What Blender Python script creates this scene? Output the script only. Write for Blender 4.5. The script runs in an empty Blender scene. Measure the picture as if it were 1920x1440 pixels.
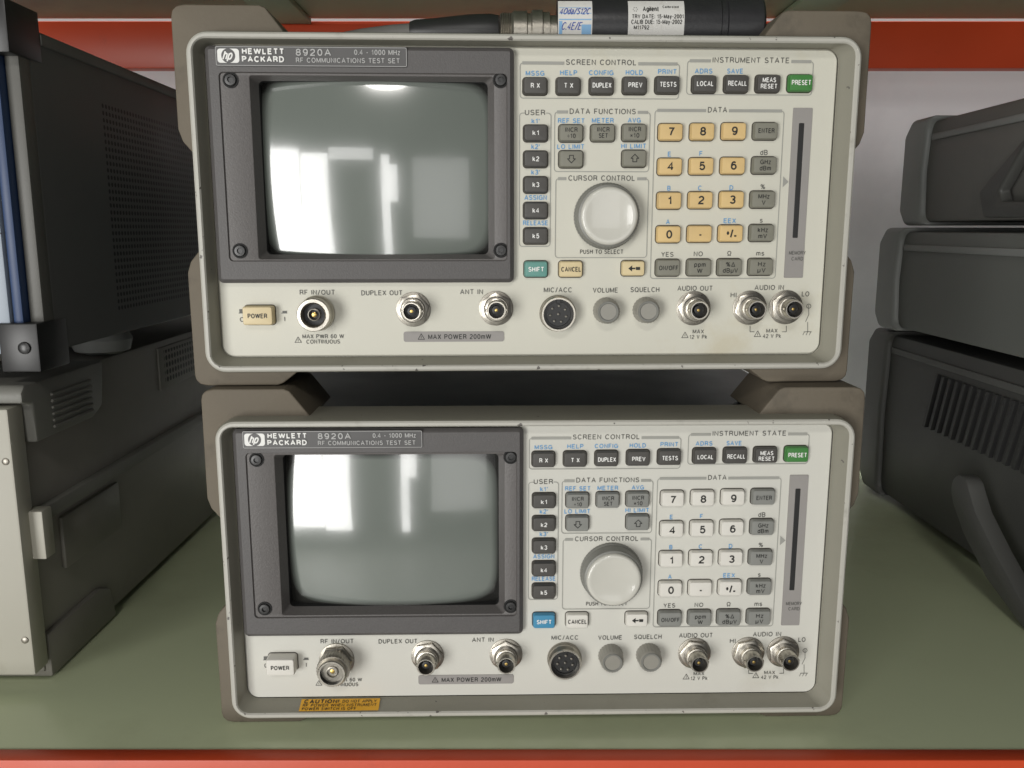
import bpy, bmesh, math, random, os
from mathutils import Vector, Matrix
random.seed(4)
sc=bpy.context.scene
sc.view_settings.view_transform='Standard'
try: sc.view_settings.look='None'
except Exception: pass
sc.view_settings.exposure=0
PITCH=.17828; CAMZ=.2757; YAWA=.03814; YAWB=.01922
W0=.0825     # height of the panel datum above the underside of the feet

# ------------------------------------------------------------------ materials
def mat(name,col,rough=.5,metal=0.,var=.06,scale=40,bump=0.,bscale=600,spec=.5,coat=0.,chips=None,chipcol=(.12,.11,.1),dirt=None,chipscale=260):
    m=bpy.data.materials.new(name); m.use_nodes=True
    nt=m.node_tree; N=nt.nodes; L=nt.links
    b=N['Principled BSDF']
    b.inputs['Roughness'].default_value=rough; b.inputs['Metallic'].default_value=metal
    b.inputs['Specular IOR Level'].default_value=spec; b.inputs['Coat Weight'].default_value=coat
    tc=N.new('ShaderNodeTexCoord')
    no=N.new('ShaderNodeTexNoise'); no.inputs['Scale'].default_value=scale; no.inputs['Detail'].default_value=5
    L.new(tc.outputs['Object'],no.inputs['Vector'])
    mx=N.new('ShaderNodeMix'); mx.data_type='RGBA'
    L.new(no.outputs['Fac'],mx.inputs[0])
    c=Vector(col)
    mx.inputs[6].default_value=(*(c*(1-var*1.6)),1); mx.inputs[7].default_value=(*[min(1,x) for x in c*(1+var*1.6)],1)
    out=mx.outputs[2]
    if dirt:
        n3=N.new('ShaderNodeTexNoise'); n3.inputs['Scale'].default_value=dirt[1]; n3.inputs['Detail'].default_value=8; n3.inputs['Roughness'].default_value=.65
        L.new(tc.outputs['Object'],n3.inputs['Vector'])
        r=N.new('ShaderNodeValToRGB'); r.color_ramp.elements[0].position=dirt[2]; r.color_ramp.elements[1].position=dirt[2]+.14
        L.new(n3.outputs['Fac'],r.inputs[0])
        mu=N.new('ShaderNodeMath'); mu.operation='MULTIPLY'; mu.inputs[1].default_value=dirt[3]
        L.new(r.outputs[0],mu.inputs[0])
        m3=N.new('ShaderNodeMix'); m3.data_type='RGBA'; L.new(mu.outputs[0],m3.inputs[0]); L.new(out,m3.inputs[6]); m3.inputs[7].default_value=(*dirt[0],1)
        out=m3.outputs[2]
    if chips:
        n2=N.new('ShaderNodeTexNoise'); n2.inputs['Scale'].default_value=chipscale; n2.inputs['Detail'].default_value=3
        L.new(tc.outputs['Object'],n2.inputs['Vector'])
        r=N.new('ShaderNodeValToRGB'); r.color_ramp.elements[0].position=chips; r.color_ramp.elements[1].position=chips+.03
        L.new(n2.outputs['Fac'],r.inputs[0])
        m2=N.new('ShaderNodeMix'); m2.data_type='RGBA'; L.new(r.outputs[0],m2.inputs[0]); L.new(out,m2.inputs[6]); m2.inputs[7].default_value=(*chipcol,1)
        out=m2.outputs[2]
    L.new(out,b.inputs['Base Color'])
    mr=N.new('ShaderNodeMapRange'); mr.inputs[3].default_value=max(.02,rough-.08); mr.inputs[4].default_value=min(1,rough+.08)
    L.new(no.outputs['Fac'],mr.inputs[0]); L.new(mr.outputs[0],b.inputs['Roughness'])
    if bump:
        nb=N.new('ShaderNodeTexNoise'); nb.inputs['Scale'].default_value=bscale; nb.inputs['Detail'].default_value=2
        L.new(tc.outputs['Object'],nb.inputs['Vector'])
        bp=N.new('ShaderNodeBump'); bp.inputs['Strength'].default_value=bump; bp.inputs['Distance'].default_value=.0004
        L.new(nb.outputs['Fac'],bp.inputs['Height']); L.new(bp.outputs[0],b.inputs['Normal'])
    return m
def perf(name,col,hole,pitch,axes,lo,hi,rad=.3):
    m=mat(name,col,.5,0,.05,20,.1,900)
    nt=m.node_tree;N=nt.nodes;L=nt.links;b=N['Principled BSDF']
    src=b.inputs['Base Color'].links[0].from_socket
    tc=N.new('ShaderNodeTexCoord'); sp=N.new('ShaderNodeSeparateXYZ'); L.new(tc.outputs['Object'],sp.inputs[0])
    def M(op,a,b_=None):
        n=N.new('ShaderNodeMath'); n.operation=op
        for i,x in enumerate((a,b_)):
            if x is None: continue
            if isinstance(x,(int,float)): n.inputs[i].default_value=x
            else: L.new(x,n.inputs[i])
        return n.outputs[0]
    masks=[];ds=[]
    for ax,l,h in zip(axes,lo,hi):
        s=sp.outputs[ax]
        f=M('SUBTRACT',M('FRACT',M('DIVIDE',s,pitch)),.5); ds.append(M('MULTIPLY',f,f))
        masks+= [M('GREATER_THAN',s,l),M('LESS_THAN',s,h)]
    d=M('LESS_THAN',M('ADD',ds[0],ds[1]),rad*rad)
    for k in masks: d=M('MULTIPLY',d,k)
    mx=N.new('ShaderNodeMix'); mx.data_type='RGBA'; L.new(d,mx.inputs[0]); L.new(src,mx.inputs[6]); mx.inputs[7].default_value=(*hole,1)
    L.new(mx.outputs[2],b.inputs['Base Color'])
    return m

PANEL_A=mat('panel_paint_aged',(.60,.588,.505),.42,0,.03,9,.08,1500,dirt=((.49,.43,.28),14,.57,.45))
PANEL_B=mat('panel_paint',(.60,.592,.535),.42,0,.03,9,.08,1500,dirt=((.47,.44,.36),12,.62,.35))
FRAME=mat('frame_cast_paint',(.27,.26,.212),.45,0,.05,20,.2,900,chips=.73,dirt=((.17,.16,.12),30,.6,.4))
LIP=mat('frame_lip_paint',(.46,.45,.40),.42,0,.05,30,.15,900,chips=.69,dirt=((.25,.24,.2),40,.58,.6))
BUMP=mat('bumper_rubber',(.140,.118,.086),.7,0,.08,25,.3,500,dirt=((.07,.06,.045),30,.56,.6))
COVER=mat('cover_vinyl',(.050,.062,.062),.36,0,.1,30,.35,1200)
BEZEL=mat('bezel_plastic',(.088,.083,.081),.5,0,.12,900,.35,1300,chips=.70,chipcol=(.15,.145,.14),chipscale=1500)
BEZ2=mat('bezel_inner_plastic',(.108,.100,.096),.45,0,.12,900,.35,1300)
DARK=mat('dark_gap',(.012,.012,.012),.8)
SCREWM=mat('screw_black',(.05,.05,.05),.35,.6)
KDK=mat('key_dark',(.064,.060,.054),.45,0,.05,60,.1)
KGY=mat('key_grey',(.21,.205,.165),.5,0,.05,60,.1)
KGYB=mat('key_grey_cool',(.225,.228,.21),.5,0,.05,60,.1)
KYL=mat('key_yellowed',(.66,.47,.21),.45,0,.10,70,.1)
KWH=mat('key_white',(.69,.67,.61),.42,0,.03,60,.1)
KCR=mat('key_cream_yellowed',(.66,.54,.31),.42,0,.08,60,.1)
KGN=mat('key_green',(.050,.20,.045),.42,0,.06,60,.1)
KTE=mat('key_teal',(.11,.29,.25),.42,0,.06,60,.1)
KBL=mat('key_blue',(.05,.25,.42),.42,0,.06,60,.1)
KEDGE=mat('key_surround_brown',(.035,.028,.02),.6)
INKW=mat('ink_white',(.80,.80,.77),.5)
INKD=mat('ink_dark',(.018,.018,.016),.5)
INKG=mat('ink_grey',(.10,.10,.09),.5)
INKL=mat('ink_line_grey',(.32,.32,.29),.5)
INKB=mat('ink_blue',(.12,.32,.58),.5)
INKS=mat('ink_silver',(.44,.44,.43),.45)
PLG=mat('plate_grey',(.29,.275,.26),.5,0,.04,40)
PLD=mat('name_plate_dark',(.080,.078,.077),.4,0,.05,80)
NICK=mat('nickel_plating',(.52,.49,.43),.3,.95,.08,300)
NICKD=mat('nickel_worn',(.32,.30,.26),.4,.9,.15,300,.2,800)
BRASS=mat('brass',(.6,.42,.14),.3,1)
BLK=mat('black_plastic',(.02,.02,.02),.4)
KNOBS=mat('knob_skirt_grey',(.20,.20,.18),.40,0,.06,60,.1)
KNOBC=mat('knob_cap_ivory',(.58,.57,.51),.20,0,.04,50,.03,coat=.6)
KNOBG=mat('knob_grey',(.27,.26,.225),.38,0,.05,60,coat=.3)
YEL=mat('caution_orange_yellow',(.82,.43,.03),.5,0,.05,50)

def screen_mat(name,col,dark,a,b2):
    m=mat(name,col,.07,0,.05,25,spec=.9)
    nt=m.node_tree;N=nt.nodes;L=nt.links;b=N['Principled BSDF']
    for l in list(b.inputs['Roughness'].links): L.remove(l)
    b.inputs['Roughness'].default_value=.15; b.inputs['Coat Weight'].default_value=1; b.inputs['Coat Roughness'].default_value=.04
    # faint smears and dust film on the glass
    src=b.inputs['Base Color'].links[0].from_socket
    tc=N.new('ShaderNodeTexCoord'); sp=N.new('ShaderNodeSeparateXYZ'); L.new(tc.outputs['Object'],sp.inputs[0])
    sm=N.new('ShaderNodeTexNoise'); sm.inputs['Scale'].default_value=45; sm.inputs['Detail'].default_value=6; L.new(tc.outputs['Object'],sm.inputs['Vector'])
    sr=N.new('ShaderNodeMapRange'); sr.inputs[1].default_value=.4; sr.inputs[2].default_value=.75; sr.inputs[3].default_value=.03; sr.inputs[4].default_value=.12
    L.new(sm.outputs['Fac'],sr.inputs[0]); L.new(sr.outputs[0],b.inputs['Coat Roughness'])
    def M(op,x,y=None):
        n=N.new('ShaderNodeMath'); n.operation=op
        for i,q in enumerate((x,y)):
            if q is None: continue
            if isinstance(q,(int,float)): n.inputs[i].default_value=q
            else: L.new(q,n.inputs[i])
        return n.outputs[0]
    e=M('ADD',M('POWER',M('ABSOLUTE',M('DIVIDE',sp.outputs[0],a)),7),M('POWER',M('ABSOLUTE',M('DIVIDE',sp.outputs[2],b2)),7))
    r=N.new('ShaderNodeValToRGB'); r.color_ramp.elements[0].position=.55; r.color_ramp.elements[1].position=.95
    L.new(e,r.inputs[0])
    mx=N.new('ShaderNodeMix'); mx.data_type='RGBA'; L.new(r.outputs[0],mx.inputs[0]); L.new(src,mx.inputs[6]); mx.inputs[7].default_value=(*dark,1)
    L.new(mx.outputs[2],b.inputs['Base Color'])
    return m

# ------------------------------------------------------------------ mesh builder
class MB:
    def __init__(s): s.v=[];s.f=[];s.m=[];s.mats=[]
    def mi(s,m):
        if m not in s.mats: s.mats.append(m)
        return s.mats.index(m)
    def add(s,vs,fs,m):
        o=len(s.v); s.v+= [tuple(x) for x in vs]; k=s.mi(m)
        for f in fs: s.f.append([i+o for i in f]); s.m.append(k)
    def loft(s,loops,m,cap0=False,cap1=True,closed=True):
        n=len(loops[0]); vs=[p for l in loops for p in l]; fs=[]
        for i in range(len(loops)-1):
            for j in range(n if closed else n-1):
                k=(j+1)%n
                fs.append([i*n+j,i*n+k,(i+1)*n+k,(i+1)*n+j])
        if cap0: fs.append(list(range(n))[::-1])
        if cap1: fs.append([ (len(loops)-1)*n+j for j in range(n)])
        s.add(vs,fs,m)
    def lathe(s,cx,cz,prof,m,n=40,cap0=False,cap1=True,knurl=0,y0=0,ph=0):
        loops=[]
        for r,y in prof:
            l=[]
            for j in range(n):
                a=2*math.pi*j/n+ph
                rr_=r*(1-(knurl if j%2 else 0))
                l.append((cx+rr_*math.cos(a),y0+y,cz+rr_*math.sin(a)))
            loops.append(l)
        s.loft(loops,m,cap0,cap1)
    def tube(s,pts,rad,m,n=14):
        loops=[]
        for i,p in enumerate(pts):
            p=Vector(p); a=Vector(pts[max(0,i-1)]); b=Vector(pts[min(len(pts)-1,i+1)])
            t=(b-a).normalized(); up=Vector((0,0,1)) if abs(t.z)<.9 else Vector((0,1,0))
            e1=t.cross(up).normalized(); e2=t.cross(e1)
            r=rad[i] if isinstance(rad,(list,tuple)) else rad
            loops.append([tuple(p+e1*r*math.cos(2*math.pi*j/n)+e2*r*math.sin(2*math.pi*j/n)) for j in range(n)])
        s.loft(loops,m,True,True)
    def poly(s,pts,y0,y1,m,bev=.001,seg=2,axis='y'):
        bm=bmesh.new()
        def P(a,b,c): return (a,c,b) if axis=='y' else ((c,a,b) if axis=='x' else (a,b,c))
        v0=[bm.verts.new(P(a,b,y0)) for a,b in pts]; v1=[bm.verts.new(P(a,b,y1)) for a,b in pts]
        n=len(pts); bm.faces.new(v0[::-1]); bm.faces.new(v1)
        for i in range(n): bm.faces.new([v0[i],v0[(i+1)%n],v1[(i+1)%n],v1[i]])
        bmesh.ops.recalc_face_normals(bm,faces=bm.faces)
        if bev:
            es=[e for e in bm.edges if e.calc_face_angle(0)>.35]
            bmesh.ops.bevel(bm,geom=es,offset=bev,segments=seg,affect='EDGES',profile=.5,clamp_overlap=True)
        bm.verts.index_update()
        s.add([v.co[:] for v in bm.verts],[[v.index for v in f.verts] for f in bm.faces],m); bm.free()
    def box(s,x0,x1,y0,y1,z0,z1,m,bev=.001,seg=2):
        s.poly([(x0,z0),(x1,z0),(x1,z1),(x0,z1)],y0,y1,m,bev,seg)
    def stroke(s,pts,w,y,m,closed=False):
        q=list(pts)+([pts[0]] if closed else [])
        for a,b in zip(q[:-1],q[1:]):
            a=Vector(a);b=Vector(b);d=(b-a)
            if d.length<1e-7: continue
            d.normalize(); n=Vector((-d.y,d.x))*w/2; a=a-d*w*.3; b=b+d*w*.3
            s.add([(p.x,y,p.y) for p in (a-n,b-n,b+n,a+n)],[[0,1,2,3]],m)
            y-=.000004
    def obj(s,name,parent=None,angle=35,loc=None):
        me=bpy.data.meshes.new(name); me.from_pydata(s.v,[],s.f)
        for m in s.mats: me.materials.append(m)
        me.polygons.foreach_set('material_index',s.m)
        bm=bmesh.new(); bm.from_mesh(me); bmesh.ops.recalc_face_normals(bm,faces=bm.faces)
        if loc: bmesh.ops.translate(bm,verts=bm.verts,vec=-Vector(loc))
        bm.to_mesh(me); bm.free()
        me.polygons.foreach_set('use_smooth',[True]*len(me.polygons))
        try: me.set_sharp_from_angle(angle=math.radians(angle))
        except Exception: pass
        o=bpy.data.objects.new(name,me); sc.collection.objects.link(o)
        if loc: o.location=loc
        if parent: o.parent=parent
        return o
def rr(u0,u1,w0,w1,r,y,n=6):
    r=max(r,1e-5); pts=[]
    for cx,cz,a0 in ((u1-r,w1-r,0),(u0+r,w1-r,90),(u0+r,w0+r,180),(u1-r,w0+r,270)):
        for i in range(n+1):
            a=math.radians(a0+90*i/n); pts.append((cx+r*math.cos(a),y,cz+r*math.sin(a)))
    return pts
def rri(R,r,ins,y,n=6): return rr(R[0]+ins,R[1]-ins,R[2]+ins,R[3]-ins,max(r-ins,.0002),y,n)

# ------------------------------------------------------------------ single-stroke grotesque lettering (cap height 1)
def ac(cx,cy,rx,ry,a0,a1,n=None):
    n=n or max(4,int(abs(a1-a0)/22)); return [(cx+rx*math.cos(math.radians(a0+(a1-a0)*i/n)),cy+ry*math.sin(math.radians(a0+(a1-a0)*i/n))) for i in range(n+1)]
EL=lambda cx,cy,rx,ry:('c',ac(cx,cy,rx,ry,0,360,18)[:-1])
def sc_(pl,sx,sy): return [(x*sx,y*sy) for x,y in pl]
Sp=ac(.3,.755,.27,.245,25,270)+ac(.3,.255,.30,.255,90,-160)[1:]
G={
'A':(.72,[[(0,0),(.36,1),(.72,0)],[(.13,.33),(.59,.33)]]),
'B':(.60,[[(0,0),(0,1),(.34,1)]+ac(.34,.76,.22,.24,80,-90)+[(0,.52)],[(.34,.52)]+ac(.34,.26,.26,.26,80,-90)+[(0,0)]]),
'C':(.70,[ac(.37,.5,.37,.5,42,318)]),
'D':(.66,[('c',[(0,0),(0,1),(.26,1)]+ac(.26,.5,.40,.5,80,-90))]),
'E':(.57,[[(.56,1),(0,1),(0,0),(.58,0)],[(0,.53),(.5,.53)]]),
'F':(.53,[[(.54,1),(0,1),(0,0)],[(0,.5),(.46,.5)]]),
'G':(.73,[ac(.37,.5,.37,.5,42,335),[(.42,.48),(.73,.48),(.73,0)]]),
'H':(.62,[[(0,0),(0,1)],[(.62,0),(.62,1)],[(0,.53),(.62,.53)]]),
'I':(0,[[(0,0),(0,1)]]),
'J':(.46,[[(.46,1)]+ac(.23,.25,.23,.25,0,-180)]),
'K':(.63,[[(0,0),(0,1)],[(.6,1),(0,.36)],[(.2,.58),(.64,0)]]),
'L':(.50,[[(0,1),(0,0),(.5,0)]]),
'M':(.78,[[(0,0),(0,1)],[(.78,1),(.78,0)],[(0,1),(.39,.08),(.78,1)]]),
'N':(.62,[[(0,0),(0,1),(.62,0),(.62,1)]]),
'O':(.76,[EL(.38,.5,.38,.5)]),
'P':(.58,[[(0,0),(0,1),(.32,1)]+ac(.32,.74,.26,.26,80,-90)+[(0,.48)]]),
'Q':(.78,[EL(.38,.5,.38,.5),[(.46,.24),(.78,-.04)]]),
'R':(.62,[[(0,0),(0,1),(.34,1)]+ac(.34,.75,.25,.25,80,-90)+[(0,.5)],[(.34,.5),(.52,.40),(.57,.2),(.62,0)]]),
'S':(.60,[Sp]),
'T':(.62,[[(0,1),(.62,1)],[(.31,1),(.31,0)]]),
'U':(.62,[[(0,1)]+ac(.31,.31,.31,.31,180,360)+[(.62,1)]]),
'V':(.66,[[(0,1),(.33,0),(.66,1)]]),
'W':(1.08,[[(0,1),(.27,0)],[(.27,0),(.54,1)],[(.54,1),(.81,0)],[(.81,0),(1.08,1)]]),
'X':(.64,[[(0,0),(.64,1)],[(0,1),(.64,0)]]),
'Y':(.66,[[(0,1),(.33,.45),(.66,1)],[(.33,.45),(.33,0)]]),
'Z':(.60,[[(0,1),(.58,1),(0,0),(.6,0)]]),
'0':(.54,[EL(.27,.5,.27,.5)]),
'1':(.34,[[(.0,.76),(.17,.82),(.26,1),(.26,0)]]),
'2':(.55,[ac(.27,.72,.26,.28,165,-38)+[(.06,.17),(0,0),(.55,0)]]),
'3':(.54,[ac(.27,.76,.24,.24,155,-90)+ac(.27,.26,.27,.26,90,-160)]),
'4':(.60,[[(.43,0),(.43,1),(0,.3),(.6,.3)]]),
'5':(.54,[[(.5,1),(.1,1),(.04,.5)]+ac(.27,.33,.27,.33,125,-160)]),
'6':(.54,[EL(.28,.32,.26,.32),ac(.29,.5,.27,.5,48,180)+[(.02,.32)]]),
'7':(.54,[[(0,1),(.54,1),(.32,.55),(.18,0)]]),
'8':(.54,[EL(.27,.76,.23,.24),EL(.27,.27,.27,.27)]),
'9':(.54,[EL(.26,.68,.26,.32),ac(.25,.5,.27,.5,-132,0)+[(.52,.68)]]),
'a':(.48,[ac(.24,.53,.20,.21,160,0)+[(.44,.1),(.49,0)],[(.44,.43),(.2,.4)]+ac(.19,.2,.18,.2,90,270)+[(.32,.02),(.44,.17)]]),
'b':(.50,[[(0,1),(0,0)],EL(.25,.36,.25,.36)]),
'c':(.48,[ac(.26,.37,.26,.37,45,315)]),
'd':(.50,[[(.5,1),(.5,0)],EL(.25,.36,.25,.36)]),
'e':(.50,[[(0,.38),(.5,.38)]+ac(.25,.37,.25,.37,5,318)]),
'g':(.50,[EL(.25,.37,.25,.37),[(.5,.74)]+ac(.25,-.05,.25,.22,0,-150)]),
'h':(.46,[[(0,1),(0,0)],[(0,.48)]+ac(.23,.50,.23,.24,180,0)+[(.46,0)]]),
'i':(0,[[(0,0),(0,.72)],[(0,.92),(0,1.04)]]),
'k':(.46,[[(0,1),(0,0)],[(.42,.72),(0,.28)],[(.14,.45),(.46,0)]]),
'l':(0,[[(0,0),(0,1)]]),
'm':(.74,[[(0,0),(0,.74)],[(0,.5)]+ac(.185,.54,.185,.2,180,0)+[(.37,0)],[(.37,.5)]+ac(.555,.54,.185,.2,180,0)+[(.74,0)]]),
'n':(.46,[[(0,0),(0,.74)],[(0,.48)]+ac(.23,.50,.23,.24,180,0)+[(.46,0)]]),
'p':(.50,[[(0,.74),(0,-.27)],EL(.25,.37,.25,.37)]),
'r':(.28,[[(0,0),(0,.74)],[(0,.42)]+ac(.26,.45,.26,.28,180,85)]),
's':(.44,[sc_(Sp,.74,.74)]),
't':(.28,[[(.12,.98),(.12,.1),(.2,0),(.28,0)],[(0,.72),(.28,.72)]]),
'u':(.46,[[(0,.74)]+ac(.23,.24,.23,.24,180,360),[(.46,.74),(.46,0)]]),
'y':(.48,[[(0,.74),(.24,0)],[(.48,.74),(.16,-.2),(.04,-.27)]]),
'z':(.43,[[(0,.73),(.42,.73),(0,0),(.43,0)]]),
'µ':(.46,[[(0,.74)]+ac(.23,.24,.23,.24,180,360),[(.46,.74),(.46,0)],[(0,.3),(0,-.27)]]),
'Ω':(.74,[[(.02,0),(.25,0),(.25,.14)]+ac(.37,.58,.34,.42,232,-52)+[(.49,.14),(.49,0),(.72,0)]]),
'Δ':(.72,[('c',[(0,0),(.36,1),(.72,0)])]),
'÷':(.5,[[(0,.45),(.5,.45)],[(.25,.72),(.25,.82)],[(.25,.08),(.25,.18)]]),
'×':(.44,[[(0,.2),(.44,.68)],[(0,.68),(.44,.2)]]),
'+':(.5,[[(0,.55),(.5,.55)],[(.25,.3),(.25,.8)]]),'_':(.45,[[(0,.15),(.45,.15)]]),'-':(.3,[[(0,.42),(.3,.42)]]),
'/':(.36,[[(0,-.05),(.36,1.05)]]),
'%':(.78,[EL(.16,.78,.15,.2),EL(.62,.2,.15,.2),[(.14,0),(.64,1)]]),
'.':(0,[[(0,-.02),(0,.09)]]),'•':(0,[[(0,.25),(0,.45)]]),':':(0,[[(0,.05),(0,.17)],[(0,.55),(0,.67)]]),
"'":(0,[[(0,.72),(0,1)]]),'!':(0,[[(0,.3),(0,1)],[(0,0),(0,.08)]]),' ':(.22,[])}
def ribbon(pts,closed,t):
    n=len(pts); L=[];Rr=[]
    for i in range(n):
        p=Vector(pts[i])
        a=Vector(pts[i-1]) if (i>0 or closed) else None
        b=Vector(pts[(i+1)%n]) if (i<n-1 or closed) else None
        d1=(p-a).normalized() if a is not None else None; d2=(b-p).normalized() if b is not None else None
        if d1 is None: d1=d2
        if d2 is None: d2=d1
        n1=Vector((-d1.y,d1.x)); n2=Vector((-d2.y,d2.x)); m=n1+n2
        if m.length<1e-4: m=n1
        m.normalize(); k=min(1/max(m.dot(n1),.3),1.7)
        L.append(p+m*t/2*k); Rr.append(p-m*t/2*k)
    vs=L+Rr; fs=[]
    for i in range(n if closed else n-1):
        j=(i+1)%n; fs.append([i,j,n+j,n+i])
    return vs,fs
def textat(mb,s,c,w,h,m,fn,bold=.01,shear=0,sp=1.0):
    t=.118+bold*3.6; ins=1-t; gap=.20+t
    natural=sum(G[ch][0] for ch in s)+gap*(len(s)-1)+t
    W=(w/h) if w else natural
    q=W/natural
    gs=min(q,1.10); nsp=len(s)-1
    gw=sum(G[ch][0] for ch in s)*gs
    gp=(W-t-gw)/nsp if nsp else 0
    if nsp==0: gs=min(q,1.25) if G[s][0] else 1; gw=G[s][0]*gs
    x=-(gw+gp*nsp)/2; lay=0
    for ch in s:
        wd,pl=G[ch]
        for p in pl:
            cl=isinstance(p,tuple); pts=p[1] if cl else p
            tt=t*1.35 if ch in '.:•!' and len(pts)==2 and abs(pts[0][1]-pts[1][1])<.25 else t
            pts=[(x+a*gs+shear*(b-.5),(b-.5)*ins) for a,b in pts]
            vs,fs=ribbon(pts,cl,tt)
            out=[]
            for v in vs:
                o=fn(c[0]+v.x*h,c[1]+v.y*h); out.append((o[0],o[1]-lay*.000004,o[2]))
            mb.add(out,fs,m); lay=(lay+1)%6
        x+=wd*gs+gp

# ------------------------------------------------------------------ panel drawing coordinates -> metres on the panel
cP,sP=math.cos(PITCH),math.sin(PITCH)
def R(px,py,y=0.):
    a=(px-960)/1600;b=(720-py)/1600
    d=Vector((a,cP+b*sP,-sP+b*cP)); n=Vector((-math.sin(YAWA),math.cos(YAWA),0)); O=Vector((0,.455,0))
    t=(O.dot(n)+y)/d.dot(n); p=d*t
    return ((p-O).dot(Vector((math.cos(YAWA),math.sin(YAWA),0))), p.z+W0)
def K(px,py): 
    return abs(R(px+10,py)[0]-R(px-10,py)[0])/20

U0,U1,F0,F1=-.1605,.1765,W0-.0735,W0+.096      # outer frame
PN=(-.1535,.1675,W0-.066,W0+.091)              # panel
def build(base,aged):
    panel=PANEL_A if aged else PANEL_B
    keyn=KYL if aged else KWH; keyc=KCR if aged else KWH; keyg=KGY if aged else KGYB
    mb=MB(); OR=(U0,U1,F0,F1)
    mb.loft([rri(OR,.011,.0015,.028,8),rri(OR,.011,0,.026,8),rri(OR,.011,0,-.0075,8),rri(OR,.011,.0007,-.0095,8)],FRAME,False,False)
    mb.loft([rri(OR,.011,.0007,-.0095,8),rri(OR,.011,.0016,-.0102,8),rri(OR,.0105,.0030,-.0102,8),rri(OR,.010,.0037,-.0094,8)],LIP,False,False)
    mb.loft([rri(OR,.010,.0037,-.0094,8),rr(PN[0]-.0008,PN[1]+.0008,PN[2]-.0008,PN[3]+.0008,.007,.0010,8)],FRAME,False,False)
    mb.obj('front_frame',base)
    BR=(-.1528,.0010,W0-.0272,W0+.0903)
    mb=MB(); mb.loft([rr(PN[0]-.0022,PN[1]+.0022,PN[2]-.0022,PN[3]+.0022,.007,.004,8),rr(*PN[:2],*PN[2:],.006,.0005,8),rri(PN,.006,.0004,0,8),rri(BR,.004,.006,0,8)],panel,False,False)
    mb.obj('front_panel',base)
    mb=MB(); CR=(U0+.003,U1-.003,F0+.003,F1-.004)
    mb.loft([rri(CR,.008,0,.022),rri(CR,.008,0,.445),rri(CR,.008,.003,.450)],COVER)
    mb.obj('cover',base)
    L_,R_,B_,T_=-.1700,.1850,.0004,.1930
    def bumper(mx,mz,top):
        th=T_-F1 if top else F0-B_
        P=[(0,.055),(0.0002,.006),(.0008,.003),(.003,.0008),(.007,0),(.044,0),(.047,.0012),(.058,th+.001),(.052,th+.004),(.018,th+.006),(.0125,th+.012),(.0115,.058),(.0092,.073),(.0075,.0725),(.002,.066),(0,.060)]
        pts=[((L_+a) if mx>0 else (R_-a), (B_+b) if mz>0 else (T_-b)) for a,b in P]
        m=MB(); m.poly(pts,.0015,.058,BUMP,.0014,3); m.obj('corner_bumper',base,50)
    for mx in (1,-1):
        bumper(mx,-1,True); bumper(mx,1,False)
    # markings ----------------------------------------------
    mk=MB(); Y=-.0003; low={}
    def M2(px,py=540):
        if py>605: k=(20 if px<700 else 21 if px<1350 else 22)
        elif py>565: k=(0 if px<490 else 1)
        else: k=2+(0 if px<680 else 1 if px<800 else 2 if px<960 else 3 if px<1095 else 4 if px<1170 else 5 if px<1250 else 6 if px<1355 else 7 if px<1390 else 8 if px<1490 else 9)
        return low.setdefault(k,MB())
    def T(s,px,py,h,w=None,m=INKG,bold=.008,y=Y,tgt=None,shear=0,sp=1.0):
        k=K(px,py); textat(tgt or (mk if py<530 else M2(px,py)),s,R(px,py),w*k if w else None,h*k,m,lambda a,b:(a,y,b),bold,shear,sp)
    def group(x0,x1,yt,yb,tx=None,tw=0,w=.0004):
        u0,wt=R(x0,yt); u1=R(x1,yt)[0]; wb=R((x0+x1)/2,yb)[1]; r=.0016
        def arc(cx,cz,a0,a1): return [(cx+r*math.cos(math.radians(a0+(a1-a0)*i/4)),cz+r*math.sin(math.radians(a0+(a1-a0)*i/4))) for i in range(5)]
        path=[(u0+r+.001,wt)]+arc(u0+r,wt-r,90,180)+arc(u0+r,wb+r,180,270)+arc(u1-r,wb+r,270,360)+arc(u1-r,wt-r,0,90)+[(u1-r-.001,wt)]
        mk.stroke(path,w,Y,INKL)
        tl,tr=R(tx-tw/2-5,yt)[0],R(tx+tw/2+5,yt)[0]
        for a,b in ((u0+r,tl),(tr,u1-r)):
            if b-a>.0006: mk.stroke([(a,wt),(b,wt)],.0015,Y-.00003,INKL)
    group(975,1274,118,185,1127,132); T('SCREEN CONTROL',1127,117,10,132)
    group(1289,1525,114,178,1408,144); T('INSTRUMENT STATE',1408,113,10,144)
    group(974,1033,212,462,1003,38); T('USER',1003,211,10,38)
    group(1040,1219,210,322,1130,124); T('DATA FUNCTIONS',1130,209,10,124)
    group(1042,1216,335,483,1128,126); T('CURSOR CONTROL',1128,334,10,125)
    group(1228,1470,207,522,1345,36); T('DATA',1345,206,10,36)
    for s,x,y,w in (('MSSG',1003,137.5,35),('HELP',1066,136.5,32),('CONFIG',1127,136.5,46),('HOLD',1189,136,32),('PRINT',1251,134.5,35),('ADRS',1319,133.5,33),('SAVE',1378,133.5,30),
        ("k1'",1004,227,15),("k2'",1004,275,16),("k3'",1004,323,16),('ASSIGN',1004,370.5,42),('RELEASE',1004,418,47),
        ('REF SET',1071,226.5,50),('METER',1130,226,41),('AVG',1189,225.5,24),('LO LIMIT',1070,275,51),('HI LIMIT',1188,274,47),
        ('E',1255,289,6),('F',1314,288,6),('B',1254,353,6),('C',1312,352.5,7),('D',1371,352,7),('A',1252,416,7),('EEX',1368,414,23)):
        T(s,x,y,9,w,INKB,.014)
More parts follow.
